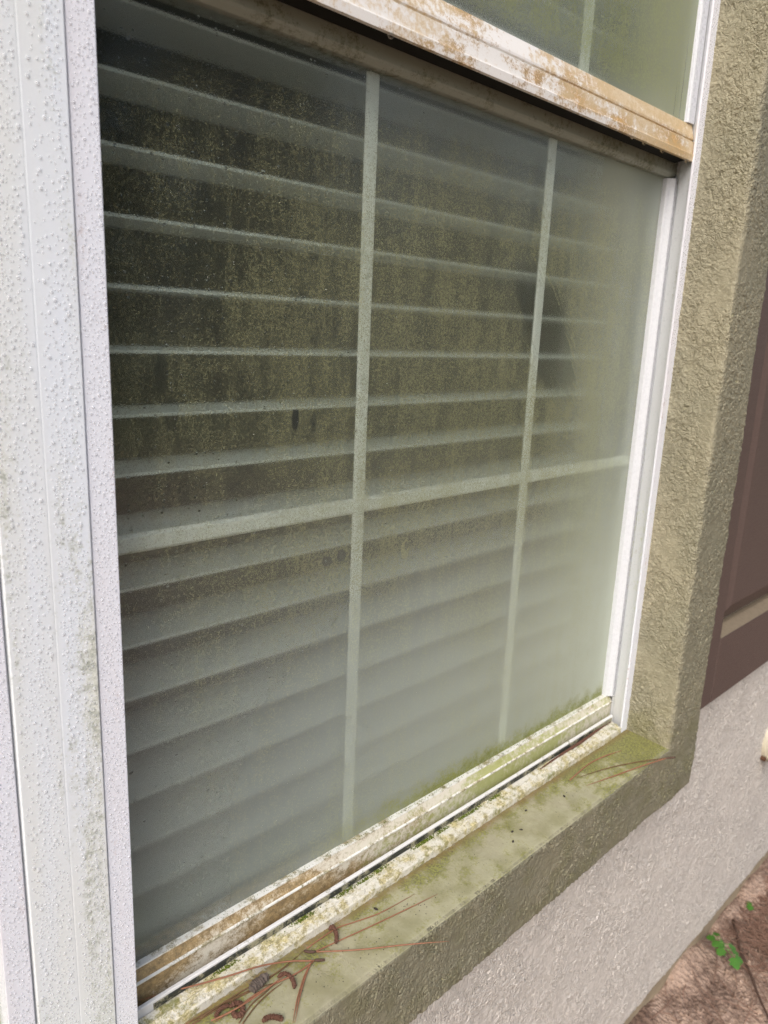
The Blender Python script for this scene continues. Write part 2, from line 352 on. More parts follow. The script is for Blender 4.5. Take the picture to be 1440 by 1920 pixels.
def sweep_z(prof, z0, z1):
    """closed profile of (X,D) points drawn along Z"""
    n = len(prof); v = [(x, d, z) for z in (z0, z1) for x, d in prof]
    f = [(i, (i+1) % n, n+(i+1) % n, n+i) for i in range(n)] + [tuple(range(n))[::-1], tuple(range(n, 2*n))]
    return v, f
def tube(pts, radii, seg=6, cap=True):
    P = [Vector(p) for p in pts]; V, F = [], []
    up = Vector((0.13, 0.21, 0.97))
    for i, p in enumerate(P):
        t = (P[min(i+1, len(P)-1)] - P[max(i-1, 0)]).normalized()
        s = t.cross(up)
        if s.length < 1e-4: s = t.cross(Vector((1, 0, 0)))
        s.normalize(); b = t.cross(s)
        r = radii[i] if hasattr(radii, '__len__') else radii
        for k in range(seg):
            a = 2*math.pi*k/seg
            V.append(tuple(p + s*(math.cos(a)*r) + b*(math.sin(a)*r)))
    for i in range(len(P)-1):
        for k in range(seg):
            F.append((i*seg+k, i*seg+(k+1) % seg, (i+1)*seg+(k+1) % seg, (i+1)*seg+k))
    if cap:
        F.append(tuple(range(seg))); F.append(tuple(range((len(P)-1)*seg, len(P)*seg))[::-1])
    return V, F
def spline(pts, n):
    P = [np.array(p, float) for p in pts]; P = [2*P[0]-P[1]] + P + [2*P[-1]-P[-2]]
    out = []; m_ = len(P) - 3
    for i in range(n+1):
        t = i/n*m_; k = min(int(t), m_-1); t -= k
        a, b, c, d = P[k:k+4]
        out.append(tuple(0.5*((2*b) + (c-a)*t + (2*a-5*b+4*c-d)*t*t + (3*b-a-3*c+d)*t**3)))
    return out
def grid(xs, ys, fn):
    V = [fn(x, y) for y in ys for x in xs]; nx = len(xs)
    F = [(j*nx+i, j*nx+i+1, (j+1)*nx+i+1, (j+1)*nx+i) for j in range(len(ys)-1) for i in range(nx-1)]
    return V, F

# ------------------------------------------------------------------ window survey
LIP_D = 0.476
XL, XR = 0.2145, 0.9965              # inner edges of the frame lip
XLo, XRo = 0.1975, 1.0140            # outer edges
XC = (XL + XR)/2
PITCH = 0.8760                       # to the twin window on the left
ZB, ZT = -0.580, 1.045               # opening in the stucco surround
SURX0 = XLo - PITCH

# ------------------------------------------------------------------ ground
xs = np.concatenate([np.linspace(-150, -2, 12), np.linspace(-1.5, 0.8, 12), np.arange(0.86, 2.9, 0.007), np.linspace(3.0, 6, 12), np.linspace(8, 160, 12)])
ds = np.concatenate([np.linspace(-160, -3, 12), np.linspace(-2.5, -0.5, 10), np.arange(-0.45, 0.478, 0.007), np.linspace(0.6, 8, 6)])
def mound(x, d):      # soil banked unevenly against the foundation
    t = min(1, max(0, (d - 0.36)/0.10)); k = min(1, max(0, (3.2 - abs(x))/0.4))
    return -1.257 + k*t*t*(0.022 + 0.020*mnoise.noise(Vector((x*9, d*9, 2))))
V, F = grid(xs, ds, lambda x, d: (x, d, mound(x, d)))
tag(mesh_obj('ground', V, F, 'soil', smooth=True), 'bare sandy soil with pine needles at the foot of the wall', kind='structure')

# ------------------------------------------------------------------ house wall
hw = thing('house_wall', (0.6, 0.46, -1.257), 'grey textured stucco house wall below the window', 'wall')
WX0, WX1, WT = -3.2, 5.5, 1.55
xs = np.concatenate([np.linspace(WX0, 0.2, 8), np.arange(0.25, 2.9, 0.004), np.linspace(3.0, WX1, 30)])
zs = np.concatenate([[-1.166, -1.168, -1.168], np.arange(-1.166, -0.50, 0.004)])
rows = [(0.462, -1.164), (0.450, -1.168), (0.4465, -1.1665)] + [(WALL_D, z) for z in np.arange(-1.163, -0.65, 0.004)]
V = [(x, d, z) for d, z in rows for x in xs]; nx = len(xs)
F = [(j*nx+i, j*nx+i+1, (j+1)*nx+i+1, (j+1)*nx+i) for j in range(len(rows)-1) for i in range(nx-1)]
zl = rows[-1][1]
def quad(x0, x1, z0, z1): return [(x0, WALL_D, z0), (x1, WALL_D, z0), (x1, WALL_D, z1), (x0, WALL_D, z1)], [(0, 1, 2, 3)]
low = (V, F)
sx0, sx1 = SURX0 - 0.06, XRo + 0.06
xs2 = np.concatenate([np.arange(sx1, 1.9, 0.004), [WX1]])
mid_ = grid(xs2, np.arange(zl, -0.45, 0.004), lambda x, z: (x, WALL_D, z)); zm = float(np.arange(zl, -0.45, 0.004)[-1])
rest = join(mid_, quad(WX0, sx0, zl, WT), quad(sx1, WX1, zm, WT), quad(sx0, sx1, ZT + 0.06, WT))
V, F = join(low, rest)
mesh_obj('stucco_face', V, F, 'grey_stucco', hw, smooth=True)
mesh_obj('foundation', *box(WX0, WX1, 0.464, 0.62, -1.40, -1.13), 'foundation', hw)
# back of the wall, seen round the openings
mesh_obj('wall_core', *join(box(WX0, sx0, 0.452, 0.64, -1.128, WT), box(sx1, WX1, 0.452, 0.64, -1.128, WT), box(sx0, sx1, 0.452, 0.64, -1.128, ZB-0.06), box(sx0, sx1, 0.452, 0.64, ZT+0.06, WT)), 'drywall', hw)
mesh_obj('roof', *box(WX0-0.2, WX1+0.2, 0.40, 5.2, WT, WT+0.15), 'roof_dark', hw)

# raised stucco surround: one welded sheet swept round the opening
prof = [(-0.004, 0.482), (0.0, 0.476)]
prof += [(0.0022*t, 0.476 - t*(0.476-0.4144)) for t in np.linspace(0.03, 1, 31)]
prof += [(0.0022 + 0.006*(1-math.cos(a)), 0.4144 - 0.006*math.sin(a)) for a in np.linspace(0.3, math.pi/2, 4)]
prof += [(o, 0.4084) for o in np.arange(0.0102, 0.0985, 0.002)]
prof += [(0.0985 + 0.008*math.sin(a), 0.4084 + 0.008*(1-math.cos(a))) for a in np.linspace(0.15, math.pi/2, 6)]
prof += [(0.1065, d) for d in np.arange(0.419, 0.452, 0.002)]
def spaced(a, b, f0, f1, fine=0.002, coarse=0.03):
    out = [a]; x = a
    while x < b - 1e-6:
        x += fine if f0 <= x <= f1 else coarse
        if x < f0 and x + coarse > f0: pass
        out.append(min(x, b))
    return np.array(sorted(set(np.round(out, 6))))
V, F = [], []
def add_side(params, fn):
    n0 = len(V); npf = len(prof); k = len(params)
    for t in params:
        for o, d in prof: V.append(fn(t, o, d))
    for j in range(k-1):
        for i in range(npf-1):
            F.append((n0+j*npf+i, n0+(j+1)*npf+i, n0+(j+1)*npf+i+1, n0+j*npf+i+1))
def lerp(a, b, t): return a + (b-a)*t
tb = spaced(SURX0, XRo, 0.22, 1.05); tb = (tb - SURX0)/(XRo - SURX0)
add_side(tb, lambda t, o, d: (lerp(SURX0-o, XRo+o, t), d, ZB-o*(1 if o > 0.005 else 1.7)))
ts = spaced(ZB, ZT, -0.65, 0.56); ts = (ts - ZB)/(ZT - ZB)
add_side(ts, lambda t, o, d: (XRo+o, d, lerp(ZB-o*(1 if o > 0.005 else 1.7), ZT+o, t)))
add_side(np.linspace(0, 1, 60), lambda t, o, d: (lerp(XRo+o, SURX0-o, t), d, ZT+o))
add_side(np.linspace(0, 1, 60), lambda t, o, d: (SURX0-o, d, lerp(ZT+o, ZB-o*(1 if o > 0.005 else 1.7), t)))
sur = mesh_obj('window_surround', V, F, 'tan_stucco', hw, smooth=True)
bm = bmesh.new(); bm.from_mesh(sur.data); bmesh.ops.remove_doubles(bm, verts=bm.verts, dist=1e-5)
bmesh.ops.recalc_face_normals(bm, faces=bm.faces); bm.to_mesh(sur.data); bm.free()
if sum(p_.normal.y for p_ in sur.data.polygons if abs(p_.normal.y) > 0.9) > 0: sur.data.flip_normals()
sur['label'] = 'tan stucco band round the window with a mossy sill'

# ------------------------------------------------------------------ room behind
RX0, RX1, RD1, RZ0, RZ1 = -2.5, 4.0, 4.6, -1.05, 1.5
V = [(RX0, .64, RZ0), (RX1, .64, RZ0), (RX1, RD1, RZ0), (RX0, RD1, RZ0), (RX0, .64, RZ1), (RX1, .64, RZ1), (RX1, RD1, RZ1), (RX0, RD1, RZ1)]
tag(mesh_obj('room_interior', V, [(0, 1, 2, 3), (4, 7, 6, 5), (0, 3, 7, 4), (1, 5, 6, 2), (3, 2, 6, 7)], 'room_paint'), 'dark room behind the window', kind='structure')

# ------------------------------------------------------------------ windows
def build_window(dx, label, full=True):
    w = thing('window', (XL + dx, 0.50, ZB), label, 'window', None)
    sh = lambda vf: ([(x+dx, d, z) for x, d, z in vf[0]], vf[1])
    mk = lambda name, vf, mat, par, bev=0.0006: fix_normals(mesh_obj(name, *sh(vf), mat, par, bevel=bev))
    mirror = lambda pr: [(2*XC - x, d) for x, d in pr]
    # frame: jambs, sill, head
    lip = [(XRo, LIP_D), (XR, LIP_D), (XR, LIP_D+0.0028), (XR+0.004, LIP_D+0.004), (XRo, LIP_D+0.004)]
    jam = [(XRo, LIP_D+0.0042), (XR+0.0032, LIP_D+0.0042), (1.0040, 0.488), (1.0095, 0.4995), (1.0160, 0.4995), (1.0160, 0.5075), (1.030, 0.5075), (1.030, 0.560), (1.045, 0.560), (1.045, LIP_D+0.0042)]
    for nm, pr in (('jamb', jam), ('jamb', mirror(jam))):
        mk(nm, sweep_z(pr, -0.5755, ZT), 'vinyl_jamb', w)
    for pr in (lip, mirror(lip)):
        mk('frame_lip', sweep_z(pr, -0.5795, ZT), 'vinyl_lip', w)
    sill = [(0.476, -0.5795), (0.476, -0.5712), (0.4772, -0.5704), (0.4835, -0.5690), (0.4840, -0.5672), (0.4852, -0.5672), (0.4858, -0.5684), (0.4933, -0.5667), (0.4933, -0.5900), (0.476, -0.5900)]
    mk('sill_tray', sweep_x(sill, XL+0.0005, XR-0.0005), 'vinyl_sill_crust', w, 0.0004)
    leg = [(0.4945, -0.5665), (0.4945, -0.5596), (0.4951, -0.5590), (0.4982, -0.5590), (0.4986, -0.5596), (0.4986, -0.5900), (0.4945, -0.5900)]
    mk('sill_track', sweep_x(leg, XL-0.004, XR+0.004), 'vinyl_track', w, 0.0003)
    seal = [(0.4934, -0.5668), (0.4934, -0.5618), (0.49445, -0.5612), (0.49445, -0.5668)]
    mk('weather_seal', sweep_x(seal, XL+0.022, XR-0.0005), 'seal_black', w, 0.0)
    base = [(0.4988, -0.590), (0.4988, -0.578), (0.560, -0.578), (0.560, -0.606), (0.4988, -0.606)]
    mk('sill_base', sweep_x(base, XL-0.02, XR+0.02), 'cavity_shade', w, 0.0)
    head = [(0.476, ZT), (0.476, ZT-0.017), (0.482, ZT-0.020), (0.560, ZT-0.020), (0.560, ZT)]
    mk('head', sweep_x(head, XL, XR), 'vinyl_lip', w)
    GX0, GX1 = 2*XC-1.004, 1.004
    # lower sash (inner track)
    ls = part_empty('lower_sash', w)
    st = [(1.0020, 0.5125), (1.0030, 0.5105), (1.0055, 0.5085), (1.0077, 0.5058), (1.0092, 0.5040), (1.0150, 0.5040), (1.0150, 0.536), (1.0020, 0.536)]
    for pr in (st, mirror(st)): mk('stile', sweep_z(pr, -0.5338, 0.2150), 'vinyl_clean', ls, 0.0004)
    br = [(0.5120, -0.5345), (0.5075, -0.5440), (0.5066, -0.5445), (0.5058, -0.5452), (0.5058, -0.5460), (0.5068, -0.5466), (0.5068, -0.5740), (0.536, -0.5740), (0.536, -0.5345)]
    mk('bottom_rail', sweep_x(br, 2*XC-1.0150, 1.0150), 'vinyl_lower_rail', ls, 0.0003)
    mk('rail_ridge', sweep_x([(0.5056, -0.5447), (0.5056, -0.5464), (0.5067, -0.5468), (0.5074, -0.5440)], 2*XC-1.0148, 1.0148), 'vinyl_ridge', ls, 0.0003)
    mk('glazing_bead', sweep_x([(0.5110, -0.5352), (0.5112, -0.5336), (0.5180, -0.5336), (0.5180, -0.5352)], GX0, GX1), 'vinyl_ridge', ls, 0.0003)
    tr = [(0.5120, 0.2160), (0.5080, 0.2195), (0.5070, 0.2215), (0.5070, 0.2580), (0.536, 0.2580), (0.536, 0.2160)]
    mk('top_rail', sweep_x(tr, 2*XC-1.0150, 1.0150), 'vinyl_rail_shaded', ls)
    def pane(name, d0, d1, z0, z1, front, par):
        v, f = box(GX0-0.003, GX1+0.003, d0, d1, z0, z1)
        o = mesh_obj(name, *sh((v, f)), [front + '_back', front], par); fix_normals(o)
        for pl in o.data.polygons: pl.material_index = 1 if pl.normal.y < -0.5 else 0
        return o
    pane('glass_pane', 0.5180, 0.5210, -0.5390, 0.2200, 'lower_glass', ls)
    if full: mesh_obj('inner_pane', *sh(([(GX0, .534, -.539), (GX1, .534, -.539), (GX1, .534, .22), (GX0, .534, .22)], [(0, 1, 2, 3)])), 'inner_glass', ls)
    mw = 0.0078
    def vbar(x, d0, z0, z1): return sweep_z([(x-mw, d0+0.0022), (x-mw+0.0025, d0), (x+mw-0.0025, d0), (x+mw, d0+0.0022), (x+mw-0.0025, d0+0.0050), (x-mw+0.0025, d0+0.0050)], z0, z1)
    def hbar(z, d0, x0, x1): return sweep_x([(d0+0.0022, z-mw), (d0, z-mw+0.0025), (d0, z+mw-0.0025), (d0+0.0022, z+mw), (d0+0.0055, z+mw-0.0025), (d0+0.0055, z-mw+0.0025)], x0, x1)
    for x in (0.4800, 0.7525): mk('muntin', vbar(x, 0.5235, -0.5380, 0.2190), 'vinyl_muntin', ls, 0.0004)
    mk('muntin', hbar(-0.1640, 0.5228, GX0, GX1), 'vinyl_muntin', ls, 0.0004)
    # upper sash (outer track)
    us = part_empty('upper_sash', w)
    ur = [(0.4865, 0.2745), (0.4822, 0.2590), (0.4822, 0.2568), (0.4838, 0.2560), (0.4838, 0.2548), (0.4812, 0.2540), (0.4802, 0.2392), (0.4782, 0.2388), (0.4778, 0.2375), (0.4785, 0.2302), (0.4822, 0.2300), (0.4822, 0.2480), (0.5030, 0.2480), (0.5030, 0.2745)]
    mk('bottom_rail', sweep_x(ur, 2*XC-1.0005, 1.0005), 'vinyl_upper_rail', us, 0.0003)
    mk('rail_shade_block', sweep_x([(0.4824, 0.2478), (0.4824, 0.2350), (0.5034, 0.2318), (0.5034, 0.2478)], 2*XC-1.000, 1.000), 'cavity_shade', us, 0)  # solid dark block put in for the shade inside the rail
    ust = [(0.9822, 0.4885), (0.9826, 0.4868), (0.9842, 0.4866), (0.9848, 0.4846), (0.9860, 0.4842), (1.0000, 0.4838), (1.0000, 0.502), (0.9822, 0.502)]
    for pr in (ust, mirror(ust)): mk('stile', sweep_z(pr, 0.2750, ZT-0.05), 'vinyl_clean', us, 0.0003)
    mk('top_rail', sweep_x([(0.483, ZT-0.021), (0.483, ZT-0.050), (0.502, ZT-0.050), (0.502, ZT-0.021)], 2*XC-1.0, 1.0), 'vinyl_clean', us)
    pane('glass_pane', 0.4890, 0.4915, 0.2720, ZT-0.045, 'upper_glass', us)
    mw = 0.0090
    for x in (0.4780, 0.7525): mk('muntin', vbar(x, 0.4925, 0.2730, ZT-0.046), 'vinyl_muntin', us, 0.0004)
    mw = 0.0078
    mk('muntin', hbar(0.655, 0.4918, 2*XC-0.99, 0.99), 'vinyl_muntin', us, 0.0004)
    # plaster return and stool inside
    mk('inner_return', join(box(1.0160, 1.04, 0.5605, 0.66, -0.64, ZT+0.05), box(2*XC-1.04, 2*XC-1.0160, 0.5605, 0.66, -0.64, ZT+0.05), box(2*XC-1.0158, 1.0158, 0.5605, 0.69, ZT-0.012, ZT+0.05)), 'drywall', w, 0)
    mk('stool', box(2*XC-1.0158, 1.0158, 0.5605, 0.70, -0.63, -0.606), 'drywall', w, 0)
    return w
build_window(0, 'white double-hung window with algae-speckled foggy glass and grid bars')
build_window(-PITCH, 'neighbouring white window whose frame edge shows at the far left', False)

# mullion cover between the two windows
mx1, mx0 = XLo - 0.0016, XRo - PITCH + 0.0016
xm = (mx0 + mx1)/2 + 0.002
mp = [(mx0, 0.480), (mx0, 0.4752), (mx0+0.0008, 0.4744), (xm-0.0014, 0.4744), (xm-0.0008, 0.47455), (xm, 0.47438), (xm+0.0010, 0.4744), (mx1-0.0008, 0.4744), (mx1, 0.4752), (mx1, 0.480)]
mu = mesh_obj('mullion_cover', *sweep_z([(x - mx0, d) for x, d in mp], -0.5795, ZT), 'vinyl_mullion')
mu.data.transform(Matrix.Translation((0, -(0.476-WALL_D), -(-0.5795+EYE)))); mu.location = W((mx0, 0.476, -0.5795)) ; fix_normals(mu)
tag(mu, 'wide white vertical mullion strip beaded with rain drops, at the left', 'mullion', kind='thing')
mesh_obj('groove_seal', *join(box(mx1-0.004, XLo+0.004, 0.4812, 0.49, -0.5795, ZT), box(mx0-0.004, mx0+0.004, 0.4812, 0.49, -0.5795, ZT)), 'seal_black', mu)
mesh_obj('mullion_post', *box(mx0+0.002, mx1-0.002, 0.4915, 0.66, -0.60, ZT), 'vinyl_clean', mu)

# ------------------------------------------------------------------ blind
SD, SW, SP, SZ0 = 0.575, 0.0635, 0.0863*0.575, -0.0362*0.575
bl = thing('window_blind', (XC, SD, -0.60), 'white horizontal slat blind hanging open behind the foggy glass', 'blind')
ys = np.linspace(0, SW, 7)
top_ = [(d, 0.0022*(1-((d-SW/2)/(SW/2))**2)) for d in ys]
sprof = top_ + [(d, z-0.0026) for d, z in reversed(top_)]
sv, sf = sweep_x([(SD+d, z) for d, z in sprof], XC-0.392, XC+0.392)
sm = None
for k in range(-11, 20):
    z = SZ0 + k*SP
    if sm is None:
        o = fix_normals(mesh_obj('slat', sv, sf, 'blind_white', bl)); sm = o.data; o.location.z += z
    else:
        o = bpy.data.objects.new('slat', sm); C.objects.link(o); o.parent = bl; o.location.z = z
    o.location.z += random.Random(k+50).uniform(-0.0012, 0.0012)
    o.rotation_euler.y = random.Random(k+90).uniform(-0.0012, 0.0012)
mesh_obj('bottom_rail', *box(XC-0.392, XC+0.392, SD, SD+SW, -0.6035, -0.592), 'blind_white', bl, bevel=0.002)
mesh_obj('head_rail', *box(XC-0.392, XC+0.392, SD-0.003, SD+SW+0.003, 0.99, 1.03), 'blind_white', bl, bevel=0.002)

# ------------------------------------------------------------------ shutter
sx0_, sx1_ = 1.1400, 1.5100
SF, SB = 0.4215, 0.4480
stt = thing('shutter', (sx0_, SB, -0.575), 'brown raised-panel shutter mounted on the wall right of the window', 'shutter')
ZB_, ZR, ZT_ = -0.572, -0.458, 0.95
mesh_obj('stile', *box(sx0_, 1.1900, SF, SB, ZB_, ZT_), 'shutter_paint', stt, bevel=0.002)
mesh_obj('stile', *box(1.4600, sx1_, SF, SB, ZB_, ZT_), 'shutter_paint', stt, bevel=0.002)
mesh_obj('bottom_rail', *box(1.1902, 1.4598, SF, SB, ZB_, ZR), 'shutter_paint', stt, bevel=0.0015)
mesh_obj('top_rail', *box(1.1902, 1.4598, SF, SB, ZT_-0.1, ZT_), 'shutter_paint', stt, bevel=0.002)
led = [(SF, ZR+0.0004), (SF+0.0125, ZR+0.0115), (SF+0.0140, ZR+0.0125), (SB, ZR+0.0125), (SB, ZR+0.0004)]
fix_normals(mesh_obj('panel_ledge', *sweep_x(led, 1.1906, 1.4594), 'shutter_dust', stt))['label'] = 'pale dusty ledge at the foot of the panel'
# raised panel: bevelled border rising to a flat field
px0, px1, pz0, pz1 = 1.1910, 1.4590, ZR+0.020, ZT_-0.108
ring = lambda i, d: [(px0+i, d, pz0+i), (px1-i, d, pz0+i), (px1-i, d, pz1-i), (px0+i, d, pz1-i)]
V = ring(0, SB-0.002) + ring(0.0, SF+0.0165) + ring(0.030, SF+0.0025) + ring(0.034, SF+0.0020)
F = [(4*r_+i, 4*r_+(i+1) % 4, 4*r_+4+(i+1) % 4, 4*r_+4+i) for r_ in range(3) for i in range(4)] + [(12, 13, 14, 15)]
fix_normals(mesh_obj('panel', V, F, 'shutter_paint', stt, bevel=0.001))

# ------------------------------------------------------------------ fitting at the right edge
fc = (1.636, 0.446, -0.814)
fit = thing('wall_fitting', fc, 'cream plastic outdoor fitting with a down-turned lug, at the right edge', 'fitting')
V, F = [], []
seg = 28
rings = [(0.050, 0.447), (0.050, 0.438), (0.046, 0.434), (0.038, 0.434), (0.036, 0.424), (0.031, 0.416), (0.020, 0.411), (0.0, 0.4095)]
for r_, d in rings:
    for k in range(seg):
        a = 2*math.pi*k/seg; V.append((fc[0]+r_*math.cos(a), d, fc[2]+r_*math.sin(a)))
for j in range(len(rings)-1):
    for k in range(seg): F.append((j*seg+k, j*seg+(k+1) % seg, (j+1)*seg+(k+1) % seg, (j+1)*seg+k))
fix_normals(mesh_obj('cap', V, F, 'cream_plastic', fit, smooth=True))
V, F = tube(spline([(fc[0]-0.030, 0.440, fc[2]-0.024), (fc[0]-0.034, 0.428, fc[2]-0.032), (fc[0]-0.034, 0.424, fc[2]-0.046), (fc[0]-0.030, 0.424, fc[2]-0.056)], 8), 0.0055, 10)
fix_normals(mesh_obj('lug', V, F, 'cream_plastic', fit, smooth=True))
V, F = tube([(fc[0]-0.044, 0.447, fc[2]-0.030), (fc[0]-0.044, 0.436, fc[2]-0.030)], 0.005, 10)
fix_normals(mesh_obj('screw_hole', V, F, 'rust', fit))
# ------------------------------------------------------------------ rain drops
def drop_mesh(items):
    """items: (x, d, z, r, height, stretch); domes on faces that look towards the photographer"""
    V, F = [], []
    for x, d, z, r, h, st in items:
        n0 = len(V); sg = 8
        for rr, hh in ((1.0, -0.12), (0.93, 0.42), (0.62, 0.83)):
            for k in range(sg):
                a = 2*math.pi*k/sg
                sag = -0.18*st if math.sin(a) < 0 else 0
                V.append((x + r*rr*math.cos(a), d - h*hh, z + r*st*rr*(math.sin(a) + sag*rr)))
        V.append((x, d - h, z - 0.1*r*st))
        for j in range(2):
            for k in range(sg): F.append((n0+j*sg+k, n0+j*sg+(k+1) % sg, n0+(j+1)*sg+(k+1) % sg, n0+(j+1)*sg+k))
        for k in range(sg): F.append((n0+2*sg+k, n0+2*sg+(k+1) % sg, n0+3*sg))
    return V, F
def scatter(rng, n, x0, x1, z0, z1, d, rmin, rmax, stretch=1.0, dens=None, items=None, gap=1.15):
    cell = {}; out = items if items is not None else []; cs = rmax*2.6
    for _ in range(n):
        x, z = rng.uniform(x0, x1), rng.uniform(z0, z1)
        r = rmin + (rmax-rmin)*rng.random()**2.4
        if dens and rng.random() > dens(x, z): continue
        if x - r < x0 or x + r > x1: continue
        ci, cj = int(x/cs), int(z/cs)
        ok = True
        for i in (ci-1, ci, ci+1):
            for j in (cj-1, cj, cj+1):
                for (a, b, q) in cell.get((i, j), ()):
                    if (a-x)**2 + ((b-z)/max(1, stretch*0.9))**2 < ((q+r)*gap)**2: ok = False; break
        if not ok: continue
        cell.setdefault((ci, cj), []).append((x, z, r))
        out.append((x, d, z, r, r*rng.uniform(0.5, 0.75), stretch*rng.uniform(0.9, 1.3)))
    return out
rng = random.Random(4)
items = []
def streaky(x, z): return min(1, max(0.12, 1.1*mnoise.noise(Vector((x*55, z*6, 1.3))) + 0.62 - 0.5*max(0, z-0.05)/0.35))
scatter(rng, 11000, mx0+0.002, xm-0.002, -0.58, 0.42, 0.4744, 0.0005, 0.0013, 1.1, streaky, items, 1.5)
scatter(rng, 11000, xm+0.002, mx1-0.002, -0.58, 0.42, 0.4744, 0.0005, 0.0014, 1.1, streaky, items, 1.5)
o = mesh_obj('rain_drops', *drop_mesh(items), 'rain_bead', smooth=True, base=(mx0, 0.4744, -0.58)); fix_normals(o)
tag(o, 'clear rain drops beaded on the wide white mullion', kind='stuff')
items = []
scatter(rng, 7500, XLo+0.0005, XL-0.0003, -0.579, 0.42, LIP_D, 0.00045, 0.00115, 1.0, lambda x, z: 0.75+0.5*mnoise.noise(Vector((x*80, z*14, 7))), items, 1.35)
scatter(rng, 2500, XRo-PITCH-0.0165, XRo-PITCH-0.0005, -0.579, 0.0, LIP_D, 0.0005, 0.0012, 1.0, None, items)
o = mesh_obj('rain_drops', *drop_mesh(items), 'rain_bead', smooth=True, base=(XL, LIP_D, -0.58)); fix_normals(o)
tag(o, 'small rain drops crowded on the narrow window frame edge', kind='stuff')
items = []
scatter(rng, 900, XR+0.002, XRo-0.001, 0.0, 0.55, LIP_D, 0.0004, 0.0009, 1.0, None, items)
o = mesh_obj('rain_drops', *drop_mesh(items), 'rain_bead', smooth=True, base=(XR, LIP_D, 0)); fix_normals(o)
tag(o, 'tiny rain drops on the right frame edge beside the tan stucco', kind='stuff')
# condensation beads on the lower glass, thickest towards the left
items = []
scatter(rng, 5200, 0.216, 0.62, -0.50, 0.215, 0.5180, 0.00035, 0.0013, 1.0,
        lambda x, z: max(0.0, (1.0-(x-0.216)/0.40))*(0.35+0.65*(1 if z < 0.1 else 0.45))*max(0.1, 0.6+1.2*mnoise.noise(Vector((x*18, z*18, 3)))), items)
for (x, z, r) in ((0.2265, -0.0715, 0.0022), (0.2330, -0.0860, 0.0014), (0.268, -0.120, 0.0011), (0.281, -0.1750, 0.0012), (0.236, -0.352, 0.0021), (0.2385, -0.379, 0.0017), (0.306, -0.398, 0.0016), (0.318, -0.410, 0.0012), (0.362, 0.118, 0.0018), (0.368, 0.105, 0.0012), (0.415, 0.150, 0.0014), (0.39, 0.088, 0.0013), (0.30, 0.155, 0.0012), (0.255, 0.182, 0.0014)):
    items.append((x, 0.5180, z, r, r*0.6, 1.1))
o = mesh_obj('condensation_beads', *drop_mesh(items), 'water', smooth=True, base=(0.3, 0.518, -0.2)); fix_normals(o)
tag(o, 'fine water beads clinging to the left side of the lower glass', kind='stuff')
# drops about to fall from the upper rail
for x, nm, r in ((0.4569, 'leftmost hanging water drop, alone under the stained upper rail', 0.0030), (0.8436, 'hanging water drop under the rail, second from the left', 0.0024), (0.8728, 'hanging water drop under the rail, middle of the five', 0.0030), (0.9186, 'hanging water drop under the rail, second from the right end', 0.0032), (0.9845, 'bright hanging water drop at the right end of the upper rail', 0.0030)):
    V, F = [], []; sg = 12
    for j, (rr, zz) in enumerate(((0.95, 0.25), (1.0, -0.15), (0.9, -0.6), (0.62, -1.0), (0.25, -1.2))):
        for k in range(sg):
            a = 2*math.pi*k/sg; V.append((x + r*rr*math.cos(a), 0.4802 + r*0.75*rr*math.sin(a), 0.2302 + r*zz))
    for j in range(4):
        for k in range(sg): F.append((j*sg+k, j*sg+(k+1) % sg, (j+1)*sg+(k+1) % sg, (j+1)*sg+k))
    F.append(tuple(range(4*sg, 5*sg))); F.append(tuple(range(sg))[::-1])
    o = mesh_obj('hanging_water_drop', V, F, 'water', smooth=True, base=(x, 0.4802, 0.2302)); fix_normals(o)
    tag(o, nm, 'water drop', 'drops hanging from the upper rail')

# ------------------------------------------------------------------ pine needles and bits on the sill
rng = random.Random(11)
def needle(pts, r, mat, label, lift=0.0, taper=True, sheath=None):
    P = spline([(x, d, z + lift) for x, d, z in pts], 22)
    n_ = len(P)
    rad = [r*(1.0 if not taper else min(1, 0.25 + 2.5*(1 - i/(n_-1)))) for i in range(n_)]
    b = P[0]
    o = fix_normals(mesh_obj('pine_needle', *tube(P, rad, 6), mat, smooth=True, base=b))
    tag(o, label, 'pine needle', 'fallen pine needles on the sill')
    if sheath:
        fix_normals(mesh_obj('sheath', *tube(spline(sheath, 6), [0.0009, 0.0013, 0.0014, 0.0014, 0.0014, 0.0012, 0.0010], 7), 'sheath', o, smooth=True))
    return o
N = 0.00062
needle([(0.3863, 0.4595, -0.5797), (0.4194, 0.435, -0.5806), (0.4575, 0.4099, -0.5810), (0.4936, 0.3846, -0.5815)], N*1.15, 'needle', 'straight orange pine needle reaching out past the sill edge', 0.0008, True, [(0.3777, 0.4681, -0.5785), (0.3809, 0.4639, -0.5787), (0.3860, 0.4600, -0.5789)])
needle([(0.3816, 0.4689, -0.5792), (0.4178, 0.4691, -0.5792), (0.4396, 0.4631, -0.5795), (0.4684, 0.4554, -0.58), (0.5134, 0.4507, -0.5802)], N, 'needle', 'pine needle running nearest the window frame, right of the cone bud', 0.0004)
needle([(0.3852, 0.4611, -0.5796), (0.4125, 0.456, -0.5799), (0.4474, 0.4494, -0.5803), (0.4975, 0.4409, -0.5808), (0.5332, 0.4354, -0.5811)], N, 'needle', 'long pine needle lying mid-sill just below the one by the frame', 0.0002)
needle([(0.3783, 0.4529, -0.5801), (0.3582, 0.4650, -0.5765), (0.3300, 0.4730, -0.5695), (0.3030, 0.4805, -0.5675), (0.2778, 0.4885, -0.5655), (0.2535, 0.4965, -0.5630), (0.2290, 0.5040, -0.5610)], N*1.25, 'needle', 'long orange pine needle crossing the frame into the window track', 0.0010, True, [(0.3784, 0.4531, -0.5788), (0.3824, 0.4500, -0.5789), (0.3863, 0.4471, -0.5790)])
